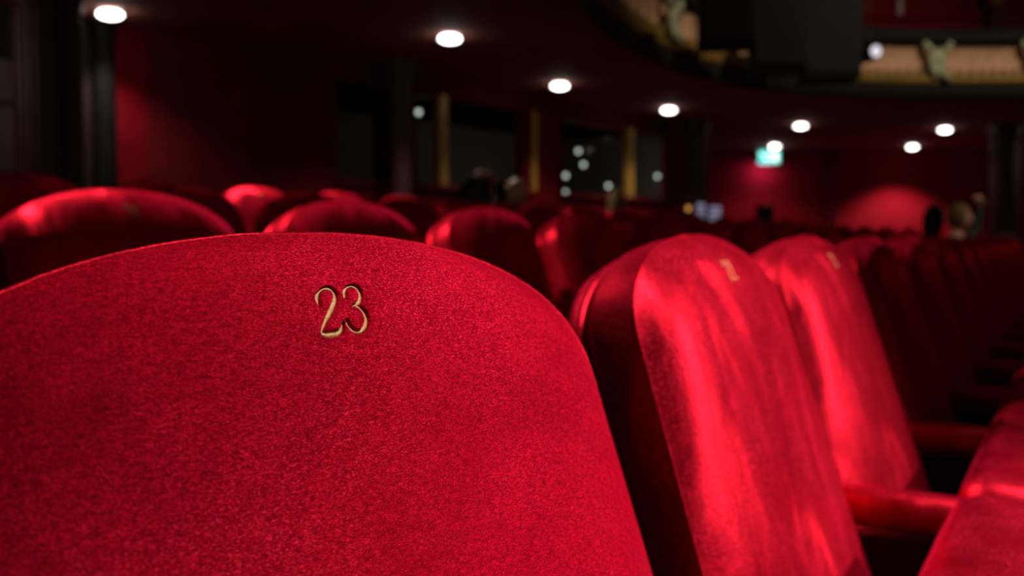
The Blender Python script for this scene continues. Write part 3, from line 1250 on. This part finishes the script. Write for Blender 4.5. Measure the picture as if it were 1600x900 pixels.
# black loudspeakers and a spot hung from the balcony front
def hung_loudspeaker(px0, px1, py0, py1, k, label):
    x = ((px0 + px1) / 2 - 800) / FPX * k
    wd = (px1 - px0) / FPX * k
    z0, z1 = CAM_Z + (HORIZON - py1) / FPX * k, CAM_Z + (HORIZON - py0) / FPX * k
    r = empty('loudspeaker', (x, k, z0), math.radians(-8))
    tag(r, label, 'loudspeaker', 'black loudspeakers hung along the balcony front')
    h = z1 - z0
    MB().box((0, 0, h / 2), (wd, .5, h), bevel=.02).build('cabinet', M['black'], r)
    MB().box((0, -.262, h / 2), (wd * .9, .02, h * .9), bevel=.006).build('grille', M['black'], r)
    mb = MB()
    for s in (-.35, .35):
        mb.tube([(s * wd, 0, h), (s * wd, .0, h + 1.3)], .015, 8)
    mb.build('hanging_rod', M['frame'], r)


hung_loudspeaker(1088, 1172, -20, 78, 8.4, 'left one of the three black loudspeakers hung by the balcony')
hung_loudspeaker(1168, 1252, -20, 116, 9.0, 'middle one of the three black loudspeakers hung by the balcony')
hung_loudspeaker(1246, 1332, -20, 130, 9.6, 'right one of the three black loudspeakers hung by the balcony')
k = 9.7
r = empty('stage_spotlight', ((1352 - 800) / FPX * k, k, CAM_Z + (HORIZON - 87) / FPX * k), math.radians(12))
tag(r, 'small black spotlight with a glowing white lens on the balcony front', 'spotlight')
MB().lathe([(.05, .18), (.08, .16), (.085, -.05), (.07, -.12)], n=18, axis='Y').build('housing', M['black'], r)
MB().lathe([(.001, -.135), (.04, -.13), (.062, -.115), (.062, -.10)], n=18, axis='Y').build('lens', M['spotlens'], r, True)
MB().tube([(-.10, .02, 0), (-.10, .02, .14), (.10, .02, .14), (.10, .02, 0)], .012, 6).tube([(0, .02, .14), (0, .02, .5), (-.02, .8, .55)], .014, 6).build('yoke', M['frame'], r)

# control desk with small lit screens, and a loudspeaker standing on the floor
k = 9.0
zf = RISE * 3
r = empty('control_desk', ((1096 - 800) / FPX * k, k, zf), math.radians(-10))
tag(r, 'control desk with pale lavender screens left of the far red wall', 'desk')
zt = CAM_Z + (HORIZON - 351) / FPX * k - zf
MB().box((0, 0, zt - .02), (.62, .5, .04), bevel=.008).build('desk_top', M['wood'], r)
for s in (-.27, .27):
    MB().box((s, 0, (zt - .04) / 2), (.05, .44, zt - .04), bevel=.006).build('leg', M['frame'], r)
MB().box((0, .2, zt / 2), (.5, .02, zt - .12)).build('modesty_panel', M['frame'], r)
for (px0, px1, py0, py1) in ((1088, 1100, 319, 348), (1107, 1125, 321, 345)):
    r2 = empty('monitor', (((px0 + px1) / 2 - 800) / FPX * k, k, zt + zf), math.radians(-5))
    tag(r2, 'small lavender lit screen on the control desk, %s one' % ('left' if px0 < 1100 else 'right'), 'screen')
    h, wd = (py1 - py0) / FPX * k, (px1 - px0) / FPX * k
    MB().box((0, 0, .03 + h / 2), (wd + .02, .03, h + .02), bevel=.006).build('monitor_case', M['frame'], r2)
    sc = MB()
    nx_ = 3
    for i in range(nx_):
        for j in range(3):
            sc.box((-wd / 2 + wd * (i + .5) / nx_, -.018, .03 + h * (j + .5) / 3), (wd / nx_ * .7, .006, h / 3 * .78))
    sc.build('screen', M['screen'], r2)
    MB().lathe([(.06, 0), (.06, .01), (.015, .015), (.015, .05)], n=14).build('stand', M['frame'], r2)
r = empty('indicator_lamp', ((1075 - 800) / FPX * k, k, zt + zf))
tag(r, 'small orange lamp at the left end of the control desk', 'lamp')
hz = CAM_Z + (HORIZON - 326) / FPX * k - zt - zf
MB().lathe([(.035, 0), (.035, .012), (.01, .02), (.01, hz - .03)], n=12).build('stand', M['frame'], r)
MB().lathe([(.001, hz - .022)] + [(.022 * math.sin(PI * j / 8), hz - .022 * math.cos(PI * j / 8)) for j in range(1, 8)] + [(.001, hz + .022)], n=12).build('bulb', M['led'], r, True)

k = 14.5
r = empty('floor_loudspeaker', ((1194 - 800) / FPX * k, k, zf))
tag(r, 'tall dark loudspeaker standing below the exit sign', 'loudspeaker')
zt = CAM_Z + (HORIZON - 321) / FPX * k - zf
MB().box((0, 0, zt / 2), (.21, .24, zt), bevel=.012).build('cabinet', M['black'], r)
for q in (.25, .55, .82):
    MB().lathe([(.075, -.135), (.08, -.12), (.07, -.118), (.02, -.11), (.001, -.112)], (0, 0, zt * q), 16, 'Y').build('cone', M['frame'], r)


# ------------------------------------------------------------------ people
def skin_tree(name, nodes, edges, sub=2):
    """nodes: name -> (pos, radius); one continuous skinned surface"""
    names = list(nodes)
    me = bpy.data.meshes.new(name)
    me.from_pydata([nodes[n][0] for n in names], [(names.index(a), names.index(c)) for a, c in edges], [])
    o = bpy.data.objects.new(name, me)
    COL.objects.link(o)
    md = o.modifiers.new('skin', 'SKIN')
    md.use_smooth_shade = True
    for i, n in enumerate(names):
        rr = nodes[n][1]
        me.skin_vertices[0].data[i].radius = rr if isinstance(rr, tuple) else (rr, rr)
        me.skin_vertices[0].data[i].use_root = (i == 0)
    sd = o.modifiers.new('sub', 'SUBSURF')
    sd.levels = sub
    sd.render_levels = sub
    dg = bpy.context.evaluated_depsgraph_get()
    dg.update()
    out = bpy.data.meshes.new_from_object(o.evaluated_get(dg))
    bpy.data.objects.remove(o)
    out.polygons.foreach_set('use_smooth', [True] * len(out.polygons))
    return out


def head_shape(c, turn, tilt=0.0):
    """ovoid head with brow, eye hollows, nose, lips, chin and ears; faces -y before turning"""
    v, f = [], []
    n, m = 72, 48
    for j in range(m + 1):
        ph = PI * j / m
        for i in range(n):
            th = 2 * PI * i / n
            x, y, z = .074 * math.sin(ph) * math.sin(th), -.094 * math.sin(ph) * math.cos(th), .115 * math.cos(ph)
            fr = max(0, math.cos(th)) * math.sin(ph)
            if z < 0:
                t = -z / .115
                x *= 1 - .30 * t
                y = y * (1 - .12 * t) - .012 * t
            nose = math.exp(-((x / .011) ** 2) - ((z + .018) / .024) ** 2) * fr
            eye = sum(math.exp(-((x - s * .031) / .014) ** 2 - ((z - .008) / .011) ** 2) for s in (-1, 1)) * fr
            lip = math.exp(-((x / .022) ** 2) - ((z + .058) / .010) ** 2) * fr
            brow = math.exp(-((x / .05) ** 2) - ((z - .026) / .010) ** 2) * fr
            y -= .026 * nose - .009 * eye + .006 * lip + .004 * brow
            ear = sum(math.exp(-((y - .008) / .013) ** 2 - ((z + .005) / .024) ** 2) for s in (0,)) * abs(math.sin(th)) * math.sin(ph)
            x += math.copysign(.012 * ear, x)
            v.append((x, y, z))
    for j in range(m):
        for i in range(n):
            f.append((j * n + i, j * n + (i + 1) % n, (j + 1) * n + (i + 1) % n, (j + 1) * n + i))
    R = Matrix.Rotation(turn, 3, 'Z') @ Matrix.Rotation(tilt, 3, 'X')
    return [tuple(R @ Vector(p) + Vector(c)) for p in v], f


def hair_shape(c, turn, tilt=0.0, length=.10, bun=False):
    v, f = [], []
    n, m = 24, 16
    for j in range(m + 1):
        for i in range(n):
            th = 2 * PI * i / n
            frontness = max(0, math.cos(th))
            end = PI * (.30 + .40 * (1 - frontness)) if length < .06 else PI * (.30 + .52 * (1 - frontness ** .7))
            ph = end * j / m
            k = 1.10 + .03 * math.sin(9 * th) + .02 * math.sin(5 * th + 4 * ph)
            x, y, z = .076 * k * math.sin(ph) * math.sin(th), -.096 * k * math.sin(ph) * math.cos(th) + .006, .118 * k * math.cos(ph)
            if j > m * .7 and length > .06:
                z -= length * (j / m - .7) / .3 * (1 - frontness)
                y += .02 * (j / m - .7) / .3
            v.append((x, y, z))
    for j in range(m):
        for i in range(n):
            f.append((j * n + i, j * n + (i + 1) % n, (j + 1) * n + (i + 1) % n, (j + 1) * n + i))
    R = Matrix.Rotation(turn, 3, 'Z') @ Matrix.Rotation(tilt, 3, 'X')
    return [tuple(R @ Vector(p) + Vector(c)) for p in v], f


def hand_nodes(nodes, edges, wrist, pre, direction, palm_n, curl=.5):
    """palm, four fingers and a thumb leaving the palm's side"""
    d = Vector(direction).normalized()
    nn = Vector(palm_n).normalized()
    sd = d.cross(nn).normalized()
    W = Vector(wrist)
    nodes[pre + 'palm'] = (tuple(W + d * .05), (.022, .034))
    edges.append((pre + 'wrist', pre + 'palm'))
    return W, d, nn, sd


def fingers(mb, W, d, nn, sd, curl):
    for i, (o, L) in enumerate(((-.030, .070), (-.010, .080), (.010, .075), (.029, .060))):
        b0 = W + d * .085 + sd * o
        p1 = b0 + d * L * .45 - nn * L * .08 * curl
        p2 = p1 + (d * .8 - nn * curl).normalized() * L * .32
        p3 = p2 + (d * .45 - nn * (curl + .4)).normalized() * L * .26
        mb.tube([W + d * .05 + sd * o * .8, b0, p1, p2, p3], [.010, .0095, .0088, .008, .006], 8)
    t0 = W + d * .025 - sd * .026
    mb.tube([t0, t0 - sd * .022 + d * .022, t0 - sd * .034 + d * .048, t0 - sd * .034 + d * .066], [.013, .012, .010, .007], 8)
    # palm slab
    mb.tube([W - d * .01, W + d * .02 - sd * .004, W + d * .055, W + d * .09], [.024, .030, .036, .034], 10)


def person(loc, rz, label, hair, shirt, size=.9, head_turn=0.0, arms='lap', hair_len=.1, lean=0.0, tilt=0.0):
    r = empty('person', loc, rz)
    tag(r, label, 'person')
    r.scale = (size, size, size)
    h = .425 / size
    # seated, facing -y
    N = {}
    ly = -lean
    N['pelvis'] = ((0, 0, h + .10), (.15, .11))
    N['waist'] = ((0, ly * .3, h + .24), (.13, .095))
    N['chest'] = ((0, ly * .7, h + .42), (.155, .105))
    N['collar'] = ((0, ly, h + .55), (.10, .075))
    N['neck'] = ((0, ly - .01, h + .62), (.048, .05))
    N['skull'] = ((0, ly - .025, h + .70), (.05, .06))
    E_ = [('pelvis', 'waist'), ('waist', 'chest'), ('chest', 'collar'), ('collar', 'neck'), ('neck', 'skull')]
    hands = []
    for s, q in ((-1, 'l'), (1, 'r')):
        N[q + 'hip'] = ((s * .09, -.05, h + .08), .085)
        N[q + 'knee'] = ((s * .13, -.43, h + .06), .060)
        N[q + 'calf'] = ((s * .13, -.45, h * .55), .052)
        N[q + 'ankle'] = ((s * .13, -.42, .09), .038)
        N[q + 'toe'] = ((s * .14, -.58, .04), .036)
        E_ += [('pelvis', q + 'hip'), (q + 'hip', q + 'knee'), (q + 'knee', q + 'calf'), (q + 'calf', q + 'ankle'), (q + 'ankle', q + 'toe')]
        N[q + 'shoulder'] = ((s * .175, ly, h + .52), .062)
        if arms == 'head' and s < 0 or arms == 'headboth':
            el, wr = (s * .31, ly - .03, h + .76), (s * .125, ly - .04, h + .885)
            hd, hn = (-s * .95, 0.02, .16), (0, .1, 1)
        elif arms == 'raise' and s > 0:
            el, wr = (s * .30, ly - .10, h + .66), (s * .33, ly - .12, h + .92)
            hd, hn = (-s * .9, -.1, .25), (0, -.3, 1)
        else:
            el, wr = (s * .24, ly - .03, h + .26), (s * .13, ly - .24, h + .19)
            hd, hn = (-s * .3, -.9, -.1), (0, .1, 1)
        N[q + 'elbow'] = (el, .045)
        N[q + 'forearm'] = (tuple((Vector(el) * .6 + Vector(wr) * .4)), .040)
        N[q + 'wrist'] = (wr, .026)
        E_ += [('collar', q + 'shoulder'), (q + 'shoulder', q + 'elbow'), (q + 'elbow', q + 'forearm'), (q + 'forearm', q + 'wrist')]
        hands.append((Vector(wr), Vector(hd).normalized(), Vector(hn)))
    body = skin_tree('body', N, E_, 2)
    mb = MB()
    mb.add([tuple(v.co) for v in body.vertices], [tuple(p.vertices) for p in body.polygons])
    hc = (0, ly - .035, h + .765)
    mb.add(*head_shape(hc, head_turn, tilt))
    for (W, d, hn) in hands:
        nn = (hn - d * hn.dot(d)).normalized()
        sd = d.cross(nn).normalized()
        fingers(mb, W, d, nn, sd, .45)
    mb.build('body', M['skin'], r, True)
    # clothing: jacket follows the torso and sleeves, trousers follow the legs
    J = {n: (p, tuple(q + .010 for q in rr) if isinstance(rr, tuple) else rr + .010) for n, (p, rr) in N.items()}
    tj = {n: J[n] for n in ('pelvis', 'waist', 'chest', 'collar')}
    ej = [('pelvis', 'waist'), ('waist', 'chest'), ('chest', 'collar')]
    for q in 'lr':
        for n in ('shoulder', 'elbow', 'forearm'):
            tj[q + n] = J[q + n]
        wv = Vector(N[q + 'forearm'][0]).lerp(Vector(N[q + 'wrist'][0]), .8)
        tj[q + 'cuff'] = (tuple(wv), .042)
        ej += [('collar', q + 'shoulder'), (q + 'shoulder', q + 'elbow'), (q + 'elbow', q + 'forearm'), (q + 'forearm', q + 'cuff')]
    link('jacket', skin_tree('jacket', tj, ej, 2), M[shirt], r)
    tt = {'pelvis': J['pelvis']}
    et = []
    for q in 'lr':
        for n in ('hip', 'knee', 'calf', 'ankle'):
            tt[q + n] = J[q + n]
        et += [('pelvis', q + 'hip'), (q + 'hip', q + 'knee'), (q + 'knee', q + 'calf'), (q + 'calf', q + 'ankle')]
    link('trousers', skin_tree('trousers', tt, et, 2), M['cloth_black'], r)
    HR = Matrix.Translation(hc) @ Matrix.Rotation(head_turn, 4, 'Z') @ Matrix.Rotation(tilt, 4, 'X')

    def face_part(name, mb_, m):
        mb_.v = [tuple(HR @ Vector(p)) for p in mb_.v]
        mb_.build(name, m, r, True)
    for q in (-1, 1):
        e = MB()
        e.lathe([(.0006, -.0115)] + [(.0115 * math.sin(PI * j / 8), -.0115 * math.cos(PI * j / 8)) for j in range(1, 8)] + [(.0006, .0115)], (q * .031, -.074, .008), 14, 'Y')
        face_part('eye', e, M['eye_white'])
        e = MB().lathe([(.0004, -.0010), (.0052, -.0004), (.0056, .001)], (q * .031, -.0855, .008), 14, 'Y')
        face_part('iris', e, M['cloth_black'])
        face_part('eyebrow', MB().tube([(q * .014, -.091, .026), (q * .03, -.089, .031), (q * .047, -.077, .026)], [.0025, .003, .0015], 6), M[hair])
    face_part('lips', MB().tube([(-.022, -.076, -.058), (-.010, -.086, -.056), (0, -.089, -.057), (.010, -.086, -.056), (.022, -.076, -.058)], [.002, .0045, .005, .0045, .002], 8), M['lips'])
    v, f = hair_shape(hc, head_turn, tilt, hair_len)
    link('hair', mesh('hair', v, f), M[hair], r)
    return r


def sit(key, *a, turn=0.0, **kw):
    """a person in one of the seats, facing the stage like the seat"""
    x, y, z, h = TAKEN[key]
    f = Vector((math.sin(h), -math.cos(h), 0))
    side = Vector((math.cos(h), math.sin(h), 0)) * kw.pop('shift', 0.0)
    return person((x + f.x * .28 + side.x, y + f.y * .28 + side.y, z), h + turn, *a, **kw)


sit((4, 7), 'person with long fair hair facing right, before the windows', 'hair_fair', 'cloth_black', shift=-.20, head_turn=math.radians(-6), hair_len=.12, size=.82)
sit((4, 6), 'person with dark hair holding both hands on top of the head', 'hair_dark', 'cloth_black', arms='headboth', hair_len=.08, head_turn=math.radians(70), size=.82, shift=-.08)
sit((4, 9), 'person with brown hair turned away, below the right window', 'hair_brown', 'cloth_plum', hair_len=.1, size=.82, head_turn=math.radians(75))
sit((1, 12), 'person with dark hair turned away at the right, low behind the front row', 'hair_dark', 'cloth_black', hair_len=.08, size=.75, head_turn=math.radians(60), shift=-.16)
sit((1, 13), 'person in a dark green sleeve raising one arm at the right', 'hair_brown', 'cloth_green', arms='raise', hair_len=.04, size=.78)
